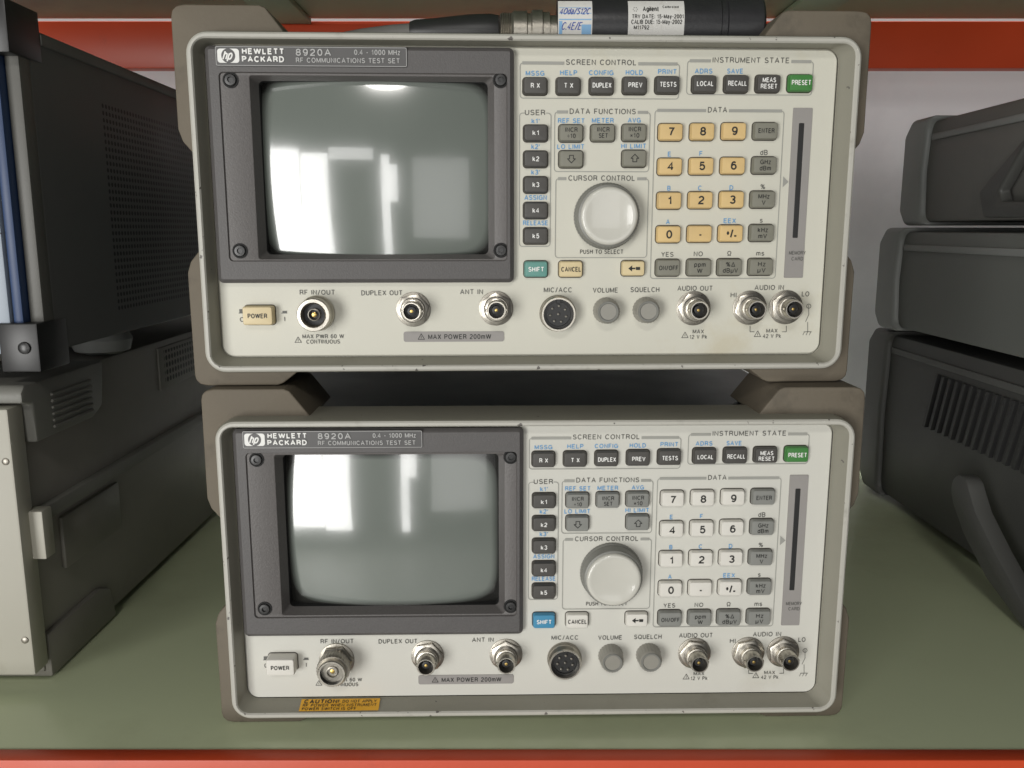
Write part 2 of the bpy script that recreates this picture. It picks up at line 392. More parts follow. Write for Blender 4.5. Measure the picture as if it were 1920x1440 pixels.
    for s,x,y,w,h in (('dB',1432,286,14,9.5),('%',1430,350,9,9),('s',1427,413,None,9),('YES',1251,477,23,9),('NO',1309,476,17,9),('Ω',1367,475,8,9),('ms',1425,475,15,9)):
        T(s,x,y,h,w)
    T('PUSH TO SELECT',1128,472,8,81,INKD,.004)
    for s,x,y,w in (('RF IN/OUT',595,548,66),('DUPLEX OUT',716,549,77),('ANT IN',884,547,43),('MIC/ACC',1046,543.5,53),('VOLUME',1135,544,47),('SQUELCH',1209,543,54),('AUDIO OUT',1303,540.5,66),('AUDIO IN',1442,539,55),('HI',1375,553,11),('LO',1510,551,14)):
        T(s,x,y,9.5,w,INKG)
    T('MAX PWR 60 W',606,630.5,8,78,INKG); T('CONTINUOUS',606,640.5,8,63,INKG)
    T('MAX',1309,621.5,7.6,21,INKG); T('12 V Pk',1309,631.5,7.6,33,INKG)
    T('MAX',1447,620,7.6,21,INKG); T('42 V Pk',1447,630,7.6,34,INKG)
    T('MEMORY',1494,474,7,31,INKG,y=-.0007); T('CARD',1494,485,7,22,INKG,y=-.0007)
    T('O',454,599,9.5,8,INKG); T('I',534,598,9.5,None,INKG)
    def tri(px,py,s,y=Y,ink=INKG,tgt=None):
        k=K(px,py);c=R(px,py);s*=k; mm=tgt or M2(px,py)
        mm.stroke([(c[0]-s/2,c[1]-s*.42),(c[0]+s/2,c[1]-s*.42),(c[0],c[1]+s*.45)],.0003,y,ink,True)
        T('!',px,py+1.4,6,None,ink,y=y-.00003,tgt=tgt)
    tri(559,637,12); tri(1284,628,12); tri(1420,626,12)
    for px,pushed in ((453,0),(533,1)):
        c=R(px,583);k=K(px,583)
        M2(px,583).stroke([(c[0]-5*k,c[1]-4*k),(c[0]+5*k,c[1]-4*k)],.0004,Y,INKG)
        M2(px,583).stroke([(c[0]-2*k,c[1]-(2 if pushed else 0)*k),(c[0]+3.5*k,c[1]-(2 if pushed else 0)*k)],.0012 if pushed else .0019,Y-.00002,INKG)
    q2=M2(1500,620)
    for xs in ((1406,1414),(1474,1466)):
        a=R(xs[0],611);b=R(xs[0],622);c=R(xs[1],622); q2.stroke([a,b,c],.0003,Y,INKG)
    q2=MB()
    q2.stroke([R(1516,572),R(1516,590)],.0003,Y,INKG); q2.stroke([R(1516,590),R(1510,603)],.0003,Y,INKG); q2.stroke([R(1514,604),R(1514,622)],.0003,Y,INKG)
    q2.stroke([R(1507,622),R(1521,622)],.0003,Y,INKG)
    for d in (0,6,12): q2.stroke([R(1508+d,622),R(1505+d,628)],.0003,Y,INKG)
    c=R(1516,574); q2.stroke([(c[0]+.0012*math.cos(i*.8),c[1]+.0012*math.sin(i*.8)) for i in range(8)],.0003,Y,INKG,True)
    q2.obj('ground_symbol',base)
    a=R(757,641);b=R(945,621); p=MB(); p.loft([rr(a[0],b[0],a[1],b[1],.0012,0,4),rr(a[0],b[0],a[1],b[1],.0012,-.0004,4)],PLG)
    T('MAX POWER 200mW',862,631,9.5,118,INKD,y=-.0006,tgt=p); tri(790,631,12,-.0006,INKD,tgt=p); p.obj('rating_plate',base)
    mk.obj('control_lettering',base)
    for k in low: low[k].obj('connector_lettering',base)
    # memory card slot
    p=MB(); a=R(1487,202); wb=R(1492,521)[1]; wid=.0104
    p.loft([rr(a[0],a[0]+wid,wb,a[1],.0006,0,3),rri((a[0],a[0]+wid,wb,a[1]),.0006,.0002,-.0005,3)],PLG)
    t=R(1503,231);bt=R(1495,446); cx=a[0]+wid*.46
    p.loft([rr(cx-.0014,cx+.0014,bt[1],t[1],.0004,-.0006,2),rr(cx-.0012,cx+.0012,bt[1]+.0002,t[1]-.0002,.0004,-.0008,2)],BLK)
    q=R(1488,341); x=a[0]-.0003
    p.add([(x-.003,Y,q[1]+.0028),(x-.003,Y,q[1]-.0028),(x,Y,q[1])],[[0,1,2]],INKL)
    p.obj('memory_card_slot',base)
    # display bezel -----------------------------------------
    bz=MB(); mo=R(416,139);mo2=R(950,488); MO=(mo[0],mo2[0],mo2[1],mo[1])
    wi=R(470,143);wi2=R(928,486); WI=(-.1315,wi2[0],wi2[1],wi[1])
    g1=R(487,150);g2=R(916,477); GL=(R(492,300)[0]-.0006,g2[0],g2[1],g1[1])
    bz.loft([rri(BR,.003,0,.0),rri(BR,.003,.0002,-.0035),rri(BR,.003,.0022,-.0052),rri(MO,.002,-.0003,-.0052)],BEZEL,False,False)
    bz.loft([rri(MO,.002,-.0003,-.0052),rri(MO,.002,.0002,-.0042),rri(WI,.0015,-.0002,-.0042),rri(WI,.0015,.0002,-.0040)],BEZ2,False,False)
    bz.loft([rri(WI,.0015,.0002,-.0040),rri(GL,.0025,0,.0025)],BEZ2,False,False)
    bz.loft([rri(GL,.0025,0,.0025),rri(GL,.0025,-.0003,.013)],DARK,False,False)
    bzo=bz.obj('display_bezel',base)
    for px,py in ((437,153),(938,153),(455,470),(939,469)):
        m=MB(); c=R(px,py)
        if px==455: c=(R(437,153)[0],c[1])
        if px==939: c=(R(938,153)[0],c[1])
        m.lathe(*c,[(.0039,-.0042),(.0039,-.0047),(.0032,-.0048),(.0032,-.0044)],DARK,24,False,False)
        m.lathe(*c,[(.0031,-.0043),(.0030,-.0052),(.0026,-.0056),(.0014,-.0057),(.0013,-.0048)],SCREWM,24)
        s=m.obj('screw',bzo)
    sm=MB(); cu,cw=(GL[0]+GL[1])/2,(GL[2]+GL[3])/2; hu,hw=(GL[1]-GL[0])/2+.0004,(GL[3]-GL[2])/2+.0004
    n=36; vs=[];fs=[]; RR=.26
    for j in range(n+1):
        for i in range(n+1):
            x=hu*(2*i/n-1); z=hw*(2*j/n-1)
            vs.append((cu+x,-.0012+(x*x+z*z)/(2*RR),cw+z))
    for j in range(n):
        for i in range(n): fs.append([j*(n+1)+i,j*(n+1)+i+1,(j+1)*(n+1)+i+1,(j+1)*(n+1)+i])
    scm=screen_mat('screen_glass',(.165,.185,.165),(.022,.022,.02),hu*(1.05 if aged else 1.0),hw*(1.06 if aged else 1.0))
    sm.add(vs,fs,scm); sm.obj('screen',bzo,60,loc=(cu,0,cw))
    pl=MB(); a=R(411,128);b=R(765,93)
    PR=(a[0],b[0],a[1],b[1]); y0=-.0052
    pl.loft([rri(PR,.001,0,y0,3),rri(PR,.001,.0001,y0-.0006,3)],PLD)
    o=rri(PR,.001,.0004,0,3); pl.stroke([(q[0],q[2]) for q in o],.00022,y0-.0007,INKS,True)
    a=R(415,122);b=R(454,96); LR=(a[0],b[0],a[1],b[1]); yl=y0-.0008
    pl.loft([rri(LR,.0014,0,yl,4),rri(LR,.0014,0,yl-.00005,4)],INKW)
    c=((LR[0]+LR[1])/2,(LR[2]+LR[3])/2); pl.lathe(*c,[(.0034,yl-.0001),(.0034,yl-.00015)],PLD,32)
    TT=lambda s,px,py,h,w,m,bold,shear=0: T(s,px,py,h,w,m,bold,yl-.0003,pl,shear)
    textat(pl,'hp',(c[0],c[1]+.0002),.0046,.0044,INKW,lambda a,b:(a,yl-.0003,b),.012,.3)
    TT('HEWLETT',499,101,11,78,INKW,.030); TT('PACKARD',499,115.5,11,78,INKW,.030)
    TT('8920A',592,103,12.5,65,INKS,.014); TT('0.4 - 1000 MHz',710,103,9.5,85,INKS,.010); TT('RF COMMUNICATIONS TEST SET',656,118,9,192,INKS,.010)
    pl.obj('name_plate',bzo)
    # keys ---------------------------------------------------
    def key(px,py,w,h,km,lines,ink,lh=8.5,lw=None,hgt=.0034,bold=.014,name='key'):
        k=K(px,py);c=R(px,py);w*=k;h*=k; c=(c[0],c[1]-.0001)
        m=MB(); RC=(c[0]-w/2,c[0]+w/2,c[1]-h/2,c[1]+h/2)
        m.loft([rri(RC,.0016,-.00045,0,4),rri(RC,.0016,-.0004,-.0003,4)],KEDGE)
        m.loft([rri(RC,.0014,0,-.0003,4),rri(RC,.0014,.0002,-hgt+.0008,4),rri(RC,.0016,.0006,-hgt+.0001,4),rri(RC,.0016,.0013,-hgt,4)],km)
        ty=-hgt-.0002
        nl=len(lines)
        for i,l in enumerate(lines):
            yy=c[1]+((nl-1)/2-i)*(lh+2.6)*k
            if l in('DOWN','UP'):
                s_=1 if l=='UP' else -1; q=.00029
                P=[(-7,0),(0,7),(7,0),(3.5,0),(3.5,-6),(-3.5,-6),(-3.5,0)]
                m.stroke([(c[0]+a*q,c[1]+b*q*s_) for a,b in P],.00040,ty,ink,True)
            elif l=='BACK':
                q=.00029
                m.add([(c[0]-10*q,ty,c[1]),(c[0]-3*q,ty,c[1]+5.5*q),(c[0]-3*q,ty,c[1]-5.5*q)],[[0,1,2]],ink)
                m.stroke([(c[0]-4*q,c[1]),(c[0]+2*q,c[1])],.0008,ty,ink); m.stroke([(c[0]+5.5*q,c[1]),(c[0]+10*q,c[1])],.0016,ty,ink)
            else:
                ww=lw[i]*k if (lw and lw[i]) else None
                textat(m,l,(c[0],yy),ww,lh*k,ink,lambda a,b:(a,ty,b),bold)
        return m.obj(name,base)
    KH=31
    for s,x,y in (('R X',1003,162),('T X',1065,162),('DUPLEX',1127,161.5),('PREV',1189,161),('TESTS',1250,160),('LOCAL',1319,158.5),('RECALL',1379,158)):
        key(x,y,45,KH,KDK,[s],INKW,9,[{'R X':17,'T X':17,'DUPLEX':35,'PREV':26,'TESTS':31,'LOCAL':31,'RECALL':35}[s]])
    key(1438,157.5,45,KH,KDK,['MEAS','RESET'],INKW,8.5,[25,31]); key(1498,156.5,45,KH,KGN,['PRESET'],INKW,9,[36])
    for i,y in enumerate((250,298.5,346.5,394.5,442)): key(1004,y,45,KH-1,KDK,['k%d'%(i+1)],INKW,9,[12.5])
    key(1004.5,504,44,30,KTE if aged else KBL,['SHIFT'],INKW,9,[29])
    key(1070,250,45,KH,keyg,['INCR','÷10'],INKD,8.5,[23,16],bold=.010); key(1129.5,249.5,45,KH,keyg,['INCR','SET'],INKD,8.5,[23,17],bold=.010); key(1188,249,45,KH,keyg,['INCR','×10'],INKD,8.5,[23,17],bold=.010)
    key(1070,298.5,45,KH,keyg,['DOWN'],INKD); key(1188,297.5,45,KH,keyg,['UP'],INKD)
    key(1069.5,504,44,30,keyc,['CANCEL'],INKD,9,[37]); key(1186,502.5,43,28,keyc,['BACK'],INKD)
    cols=[(1256,1252),(1315,1310),(1374,1368)]; rows=[248,312.5,376,439]
    D=[['7','8','9'],['4','5','6'],['1','2','3'],['0','•','+/_']]
    for r in range(4):
        for c_ in range(3):
            x=cols[c_][0]+(cols[c_][1]-cols[c_][0])*r/3
            s=D[r][c_]; key(x,rows[r]-c_*.8,45,KH,keyn,[s],INKD,15.5,[None if len(s)==1 else 21],bold=.018)
    for s,x,y,lw in ((['ENTER'],1433,246,[30]),(['GHz','dBm'],1431,310,[20,21]),(['MHz','V'],1428,374,[21,None]),(['kHz','mV'],1426,436.5,[19,16]),(['Hz','µV'],1424,500,[14,15]),
                     (['%Δ','dBµV'],1366,500.5,[17,28]),(['ppm','W'],1309,501,[21,10]),(['ON/OFF'],1251,501.5,[36])):
        key(x,y,45,KH,keyg,s,INKD,8.6,lw,bold=.010)
    key(488,590,57,36,keyc,['POWER'],INKD,9,[36],.0060 if aged else .0075,name='power_button')
    # cursor knob ---------------------------------------------
    c=R(1137,405.5) ; m=MB()
    m.lathe(*c,[(.0172,0),(.0174,-.0006),(.0172,-.0018),(.0166,-.0024),(.0163,-.0075),(.0158,-.0090),(.0140,-.0096)],KNOBS,120,knurl=.012)
    k=m.obj('cursor_knob',base,30)
    m=MB(); m.lathe(*c,[(.0148,-.0092),(.0147,-.0106),(.0142,-.0113),(.0134,-.0116),(.012,-.0114),(.009,-.0110),(.005,-.0107),(.002,-.0106)],KNOBC,64); m.obj('knob_cap',k,60)
    for px,py in ((1136,582),(1210,581)):
        c=R(px,py); m=MB(); m.lathe(*c,[(.0071,0),(.0071,-.001),(.0068,-.0015),(.0065,-.0075),(.0060,-.0085),(.0056,-.0088)],KNOBG,48,knurl=.035)
        m.lathe(*c,[(.0056,-.0088),(.0053,-.0093),(.0047,-.0093),(.0042,-.0088),(.002,-.0087)],KNOBS,36)
        m.obj('small_knob',base,30)
    # connectors -----------------------------------------------
    def bnc(px,py,name='coaxial_connector',ph=.3):
        c=R(px,py); m=MB()
        m.lathe(*c,[(.0092,0),(.0092,-.0007),(.0088,-.0009)],NICKD,36)
        m.lathe(*c,[(.0086,-.0007),(.0088,-.0011),(.0088,-.0027),(.0080,-.0031)],NICK,6,ph=ph)
        th=[(.0066,-.0028)]
        for i in range(5): th+=[(.0066,-.0030-i*.0006),(.0062,-.0033-i*.0006)]
        m.lathe(*c,th,NICKD,36)
        m.lathe(*c,[(.0056,-.0056),(.0056,-.0068),(.0050,-.0070),(.0050,-.0130),(.0047,-.0135),(.0041,-.0135)],NICK,40,cap1=False)
        m.lathe(*c,[(.0041,-.0135),(.0040,-.0075)],NICKD,40,cap1=False)
        m.lathe(*c,[(.00395,-.0078),(.0023,-.0079),(.0022,-.0110),(.0013,-.0112)],BLK,32,cap1=True)
        m.lathe(*c,[(.0008,-.0111),(.0008,-.0116),(.0004,-.0117)],BRASS,14)
        for sg in (1,-1):
            x=c[0]+sg*.0050; m.box(x-.0008,x+.0008,-.0112,-.0097,c[1]-.0008,c[1]+.0008,NICK,.0003,1)
        m.obj(name,base,35)
    for i,(x,y) in enumerate(((775,580),(930,578),(1300,578),(1405,577),(1473,576))): bnc(x,y,ph=.2+i*.37)
    c=R(595,587); m=MB()
    if aged:
        m.lathe(*c,[(.0092,0),(.0094,-.001),(.0090,-.0030),(.0086,-.0034),(.0086,-.0112),(.0082,-.0118),(.0066,-.0119)],NICK,48,cap1=False)
        m.lathe(*c,[(.0066,-.0119),(.0058,-.0108),(.0056,-.005)],NICKD,48,cap1=False)
        Z_=-.0100
    else:
        m.lathe(*c,[(.0098,0),(.0098,-.0010),(.0088,-.0014)],NICKD,40)
        m.lathe(*c,[(.0094,-.0012),(.0094,-.0038),(.0086,-.0044)],NICK,6,ph=.1)
        m.lathe(*c,[(.0076,-.004),(.0076,-.0070),(.0088,-.0074),(.0090,-.0078),(.0090,-.0130),(.0088,-.0136),(.0076,-.0136)],NICKD,64,knurl=.03)
        m.lathe(*c,[(.0076,-.0130),(.0076,-.0160),(.0072,-.0165),(.0063,-.0165)],NICK,48,cap1=False)
        m.lathe(*c,[(.0063,-.0165),(.0060,-.010)],BLK,48,cap1=False); Z_=-.0148  # nickel bore wall coloured black, recess shade painted in
    m.lathe(*c,[(.0034,Z_+.0036),(.0032,Z_+.0005),(.0027,Z_+.0003),(.0025,Z_+.002)],NICKD,32,cap1=False)
    m.lathe(*c,[(.0062,Z_+.0036),(.003,Z_+.0034),(.001,Z_+.0033)],BLK,24)
    m.lathe(*c,[(.0013,Z_+.003),(.0013,Z_+.0012),(.0008,Z_+.001)],BRASS,18)
    m.obj('radio_frequency_connector',base,35)
    c=R(1045,587); m=MB()
    m.lathe(*c,[(.0096,0),(.0097,-.0015),(.0093,-.0022)],NICKD,40)
    th=[(.0091,-.0018)]
    for i in range(4): th+=[(.0091,-.0024-i*.0012),(.0087,-.0030-i*.0012)]
    m.lathe(*c,th+[(.0090,-.0074),(.0088,-.0080),(.0080,-.0080),(.0079,-.004)],NICK,48,cap1=False)
    m.lathe(*c,[(.0079,-.0054),(.0066,-.0055),(.0064,-.0048),(.003,-.0048)],BLK,36)
    for i in range(8):
        a=.6+i*2*math.pi/7; q=(c[0]+.0043*math.cos(a),c[1]+.0043*math.sin(a)) if i<7 else c
        m.lathe(*q,[(.0006,-.0048),(.0006,-.0060),(.0003,-.0062)],NICKD,10)
    m.box(c[0]-.0012,c[0]+.0012,-.0068,-.005,c[1]+.0058,c[1]+.0078,BLK,.0002,1)
    m.obj('microphone_socket',base,35)
    if not aged:
        m=MB(); A=Vector((0,-.0091,F0+.0041)); Bq=Vector((0,-.0008,PN[2]-.0010)); d=(Bq-A); ln=d.length; d.normalize(); nn=Vector((0,-d.z,d.y))
        if nn.z<0: nn=-nn
        A=A+nn*.0004
        F_=lambda a,b:tuple(Vector((a,0,0))+A+d*b+nn*.0002)
        m.add([tuple(Vector((x,0,0))+A+d*b) for x,b in ((-.1235,-.0001),(-.0795,0),(-.0795,ln),(-.1235,ln-.0001))],[[0,1,2,3]],YEL)
        textat(m,'CAUTION!',(-.1120,ln*.77),.0195,.0029,INKD,F_,.024)
        textat(m,'DO NOT APPLY',(-.0908,ln*.76),.0190,.0021,INKD,F_,.006)
        textat(m,'RF POWER WHEN INSTRUMENT',(-.1015,ln*.45),.041,.0020,INKD,F_,.006)
        textat(m,'POWER SWITCH IS OFF',(-.107,ln*.16),.030,.0020,INKD,F_,.006)
        m.obj('caution_label',base)

def empty(name,loc,yaw,label,cat,group=None):
    e=bpy.data.objects.new(name,None); e.empty_display_size=.05; e.location=loc; e.rotation_euler=(0,0,yaw); sc.collection.objects.link(e)
    e['label']=label; e['category']=cat
    if group: e['group']=group
    return e
ua=empty('test_instrument',(0,.455,CAMZ-W0),YAWA,'aged beige radio instrument with yellowed keys stacked on another','test instrument','stacked radio test instruments')
ub=empty('test_instrument',(.00516,.44463,CAMZ-.19315-W0),YAWB,'beige radio instrument with white keys standing on green shelf','test instrument','stacked radio test instruments')
build(ua,True); build(ub,False)

# ------------------------------------------------------------------ shelf and surroundings (z relative to camera via Z())
def Z(z): return z+CAMZ
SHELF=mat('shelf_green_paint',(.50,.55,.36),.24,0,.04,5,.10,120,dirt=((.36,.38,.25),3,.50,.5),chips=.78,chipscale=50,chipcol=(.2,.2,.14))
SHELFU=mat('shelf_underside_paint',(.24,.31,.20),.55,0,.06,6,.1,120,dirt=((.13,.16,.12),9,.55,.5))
RED=mat('beam_red_paint',(.58,.065,.018),.42,0,.08,12,.1,200,dirt=((.35,.05,.02),20,.6,.5))
WALL=mat('wall_paint',(.80,.80,.81),.8,0,.04,3,.1,60,dirt=((.6,.6,.62),2,.5,.5))
def thing(mb,name,label,cat,kind=None,parent=None,angle=35,group=None,loc=None):
    o=mb.obj(name,parent,angle,loc)
    if label: o['label']=label
    if cat: o['category']=cat
    if kind: o['kind']=kind
    if group: o['group']=group
    return o
FZ=Z(-.19315-W0)
m=MB(); m.box(-1.3,1.3,.4188,.975,FZ-.030,FZ,SHELF,.0012)
sh=thing(m,'shelf_board','worn pale green metal shelf carrying stacked instruments','shelf')
m=MB(); m.box(-1.3,1.3,.408,.4184,FZ-.060,FZ+.0003,RED,.001); m.obj('front_beam',sh)
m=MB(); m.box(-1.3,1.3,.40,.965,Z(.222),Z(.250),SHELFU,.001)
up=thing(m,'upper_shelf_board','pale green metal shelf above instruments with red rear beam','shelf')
m=MB(); m.box(-1.3,1.3,.966,.985,Z(.172),Z(.220),RED,.001); m.obj('rear_beam',up)
for x in (-.235,.30):
    m=MB(); m.box(x-.022,x+.022,.80,.96,Z(.2155),Z(.2215),SHELFU,.001); m.obj('shelf_stiffener',up)
m=MB(); m.box(-2.2,2.2,1.16,1.24,-1.35,1.6,WALL,0)
thing(m,'wall',"pale painted wall behind shelving",'wall')
m=MB(); m.box(-3,3,-4,1.16,-1.40,-1.35,mat('floor_tiles',(.35,.35,.33),.4,0,.05,2),0)
thing(m,'floor','plain grey room floor below shelving','floor','structure')

def cyl_x(mb,x0,x1,cy,cz,prof,m,n=40,cap0=True,cap1=True,knurl=0):
    loops=[]
    for x,r in prof:
        loops.append([(x,cy+r*(1-(knurl if j%2 else 0))*math.cos(2*math.pi*j/n),cz+r*(1-(knurl if j%2 else 0))*math.sin(2*math.pi*j/n)) for j in range(n)])
    mb.loft(loops,m,cap0,cap1)
CY,CZ=.497,Z(.0915+.0175); RADC=.0172
SB=mat('probe_black_paint',(.022,.022,.024),.35,0,.1,60,.15,500)
m=MB(); cyl_x(m,0,0,CY,CZ,[(.0245,.0145),(.026,RADC),(.1115,RADC),(.112,.0162),(.115,.0162),(.1155,RADC),(.134,RADC),(.1355,.0155)],SB,48)
pr=thing(m,'power_sensor','black cylindrical probe with calibration stickers lying on instrument','probe')
def onc(x,s,r=RADC+.0002):
    a=s/RADC; return (x,CY-r*math.cos(a),CZ+r*math.sin(a))
def patch(mb,x0,x1,s0,s1,m,r=RADC+.0002):
    n=12; vs=[];fs=[]
    for i in range(n+1):
        s=s0+(s1-s0)*i/n; vs+=[onc(x0,s,r),onc(x1,s,r)]
    for i in range(n): fs.append([2*i,2*i+1,2*i+3,2*i+2])
    mb.add(vs,fs,m)
STK=mat('sticker_paper',(.66,.65,.62),.55,dirt=((.45,.42,.36),200,.56,.5)); STB=mat('sticker_blue_print',(.22,.42,.66),.55); PEN=mat('pen_ink',(.03,.07,.35),.5)
xs=lambda px:(px-960)/1600*(.482/1.06)
m=MB(); patch(m,xs(1177),xs(1282),-.0075,.012,STK)
fT=lambda a,b:onc(a,b,RADC+.0004)
textat(m,'Agilent',(xs(1219),.0066),.0085,.0028,INKD,fT,.012); textat(m,'Calibrated',(xs(1256),.0078),.0085,.0014,INKD,fT)
for i in range(6):
    a=i*math.pi/3; textat(m,'•',(xs(1190)+.0011*math.cos(a),.0066+.0011*math.sin(a)),None,.0020,INKD,fT)
textat(m,'TRV DATE: 15-May-2001',(xs(1232),.0025),.0275,.0022,INKD,fT,.012); textat(m,'CALIB DUE: 15-May-2002',(xs(1230),-.0002),.0270,.0022,INKD,fT,.012); textat(m,'M11792',(xs(1202),-.0029),.0082,.0020,INKD,fT,.012)
m.obj('calibration_sticker',pr)
m=MB(); patch(m,xs(1046),xs(1110),-.0075,.012,STK); patch(m,xs(1048),xs(1108),.0007,.0013,STB,RADC+.0003)
for k in (.0040,.0072): patch(m,xs(1048),xs(1108),k,k+.0003,STB,RADC+.0003)
patch(m,xs(1048),xs(1054),-.0068,.0002,STB,RADC+.0003); patch(m,xs(1090),xs(1108),-.0068,-.0015,STB,RADC+.0003)
textat(m,'4Oda/S12C',(xs(1078),.0053),.0160,.0036,PEN,fT,.0,.3); textat(m,'C.4E/E',(xs(1072),-.0022),.0105,.0038,PEN,fT,.0,.3)
m.obj('handwritten_sticker',pr)
m=MB(); pf=[(-.0070,.0085)]
for i in range(5): pf+=[(-.0060+i*.0012,.0105),(-.0054+i*.0012,.0098)]
pf+=[(.001,.0112),(.008,.0112),(.0085,.0100),(.0105,.0100),(.011,.0118),(.0165,.0118),(.017,.0105),(.0205,.0105),(.0207,.0090),(.0245,.0090)]
cyl_x(m,0,0,CY,CZ-.002,pf,NICKD,48,knurl=.02); m.obj('metal_coupling',pr)
m=MB(); cyl_x(m,0,0,CY,CZ-.002,[(-.056,.0058),(-.053,.0068),(-.040,.0078),(-.024,.0094),(-.012,.0098),(-.0072,.0090)],BLK,32); m.obj('cable_boot',pr)
CAB=mat('cable_grey',(.16,.155,.145),.5)
m=MB(); pts=[(-.052,CY,CZ-.002),(-.066,CY,CZ-.003),(-.082,CY+.001,CZ-.0045),(-.098,CY+.003,CZ-.0065),(-.115,CY+.010,CZ-.0095),(-.128,CY+.035,CZ-.0125),(-.12,CY+.12,CZ-.0125),(-.05,CY+.17,CZ-.0125)]
m.tube(pts,[.0052,.0052,.005,.0046,.0046,.0046,.0046,.0046],CAB); m.obj('cable',pr)

# left upper instrument --------------------------------------------
SIDEP=perf('perforated_side_paint',(.092,.093,.090),(.008,.008,.008),.0046,(1,2),(.585,Z(-.054)),(.90,Z(.084)),.32)
BLUE=mat('blue_trim',(.022,.050,.13),.45,0,.06,30); PALE=mat('pale_panel',(.33,.38,.44),.45,0,.03,20); CREAM=mat('cream_panel',(.44,.425,.36),.45,0,.03,20,dirt=((.3,.28,.2),20,.6,.4))
GDK=mat('case_dark_grey',(.115,.113,.102),.5,0,.08,14,.25,900,dirt=((.06,.06,.055),12,.55,.4)); GMD=mat('case_mid_grey',(.20,.198,.178),.5,0,.06,14,.25,700); GLT=mat('case_light_grey',(.19,.195,.186),.5,0,.06,14,.25,700)
GBR=mat('case_brown_grey',(.235,.222,.195),.45,0,.08,14,.25,900,dirt=((.12,.11,.095),12,.55,.4))
m=MB(); m.box(-.64,-.270,.502,.93,Z(-.0705),Z(.112),SIDEP,.002)
li=thing(m,'bench_instrument','dark grey bench instrument with perforated side and blue trim','instrument')
m=MB(); m.box(-.64,-.2975,.488,.503,Z(-.075),Z(.118),CREAM,.001); m.obj('front_panel',li)
m=MB(); m.box(-.2970,-.2855,.484,.504,Z(-.070),Z(.116),PALE,.001)
for z in (.052,-.002): m.box(-.2972,-.2853,.4835,.4842,Z(z),Z(z+.0006),INKD,0)
m.obj('edge_trim',li)
m=MB(); m.box(-.2850,-.2790,.486,.510,Z(-.074),Z(.118),BLUE,.0015); m.obj('corner_post',li)
m=MB(); m.box(-.2788,-.2705,.492,.512,Z(-.070),Z(.112),GDK,.0015); m.obj('side_post',li)
for z0,z1,x0 in ((.094,.122,-.287),(-.080,-.052,-.292)):
    m=MB(); m.box(x0,-.2695,.482,.515,Z(z0),Z(z1),BLK,.001)
    m.lathe(-.2775,Z((z0+z1)/2),[(.0036,.4822),(.0034,.4808),(.002,.4802)],SCREWM,20); m.obj('corner_bracket',li)
m=MB(); m.box(-.2705,-.2690,.515,.93,Z(.104),Z(.110),GDK,.0005); m.obj('side_rail',li)
for x,y in ((-.300,.62),(-.300,.86)):
    m=MB(); 
    n=24; m.loft([[(x+r*math.cos(2*math.pi*j/n),y+r*math.sin(2*math.pi*j/n),Z(z)) for j in range(n)] for r,z in ((.018,-.0705),(.021,-.078),(.019,-.086),(.012,-.0885))],GLT,True,True); m.obj('foot',li)
# left lower instrument --------------------------------------------
m=MB(); m.box(-.64,-.290,.490,.925,FZ+.004,Z(-.0895),GBR,.003)
lo=thing(m,'signal_generator','brown grey bench instrument with ribbed corner guards and cream latch','instrument')
m=MB(); m.box(-.64,-.2865,.474,.4895,FZ+.012,Z(-.100),CREAM,.0015)
for z in (.035,.145): m.lathe(-.2905,FZ+z,[(.0022,.4742),(.0020,.4734),(.0012,.4730)],NICKD,20)
m.obj('front_panel',lo)
def guard(z0,sg,ribs,mt):
    m=MB(); m.poly([(.480,z0-sg*.004),(.480,z0-sg*.010),(.4900,z0-sg*.012),(.4915,z0-sg*.036),(.560,z0-sg*.036),(.575,z0-sg*.030),(.580,z0),(.484,z0)],-.34,-.281,mt,.002,2,'x')
    for i in range(ribs):
        zz=sorted((z0-sg*(.0095+i*.0040),z0-sg*(.0115+i*.0040))); m.box(-.2815,-.2798,.510,.560,zz[0],zz[1],mt,.0006,1)
    m.obj('corner_guard',lo)
guard(Z(-.088),1,6,GMD)
m=MB(); m.poly([(.492,FZ+.001),(.492,FZ+.030),(.560,FZ+.030),(.575,FZ+.024),(.580,FZ+.001)],-.34,-.2865,GBR,.002,2,'x'); m.obj('corner_guard',lo)
m=MB(); m.box(-.2905,-.2840,.500,.92,Z(-.175),Z(-.166),GMD,.001); m.obj('side_rail',lo)
m=MB(); m.box(-.2905,-.2865,.520,.60,Z(-.215),Z(-.180),GBR,.002)
m.obj('side_recess',lo)
m=MB(); m.box(-.2890,-.2785,.484,.495,Z(-.194),Z(-.164),CREAM,.001); m.obj('latch',lo)
VENT=perf('vent_paint',(.22,.21,.185),(.01,.01,.01),.006,(1,2),(.70,Z(-.125)),(.80,Z(-.098)),.36)
m=MB(); m.box(-.2905,-.2885,.69,.82,Z(-.130),Z(-.095),VENT,.0005); m.obj('vent',lo)

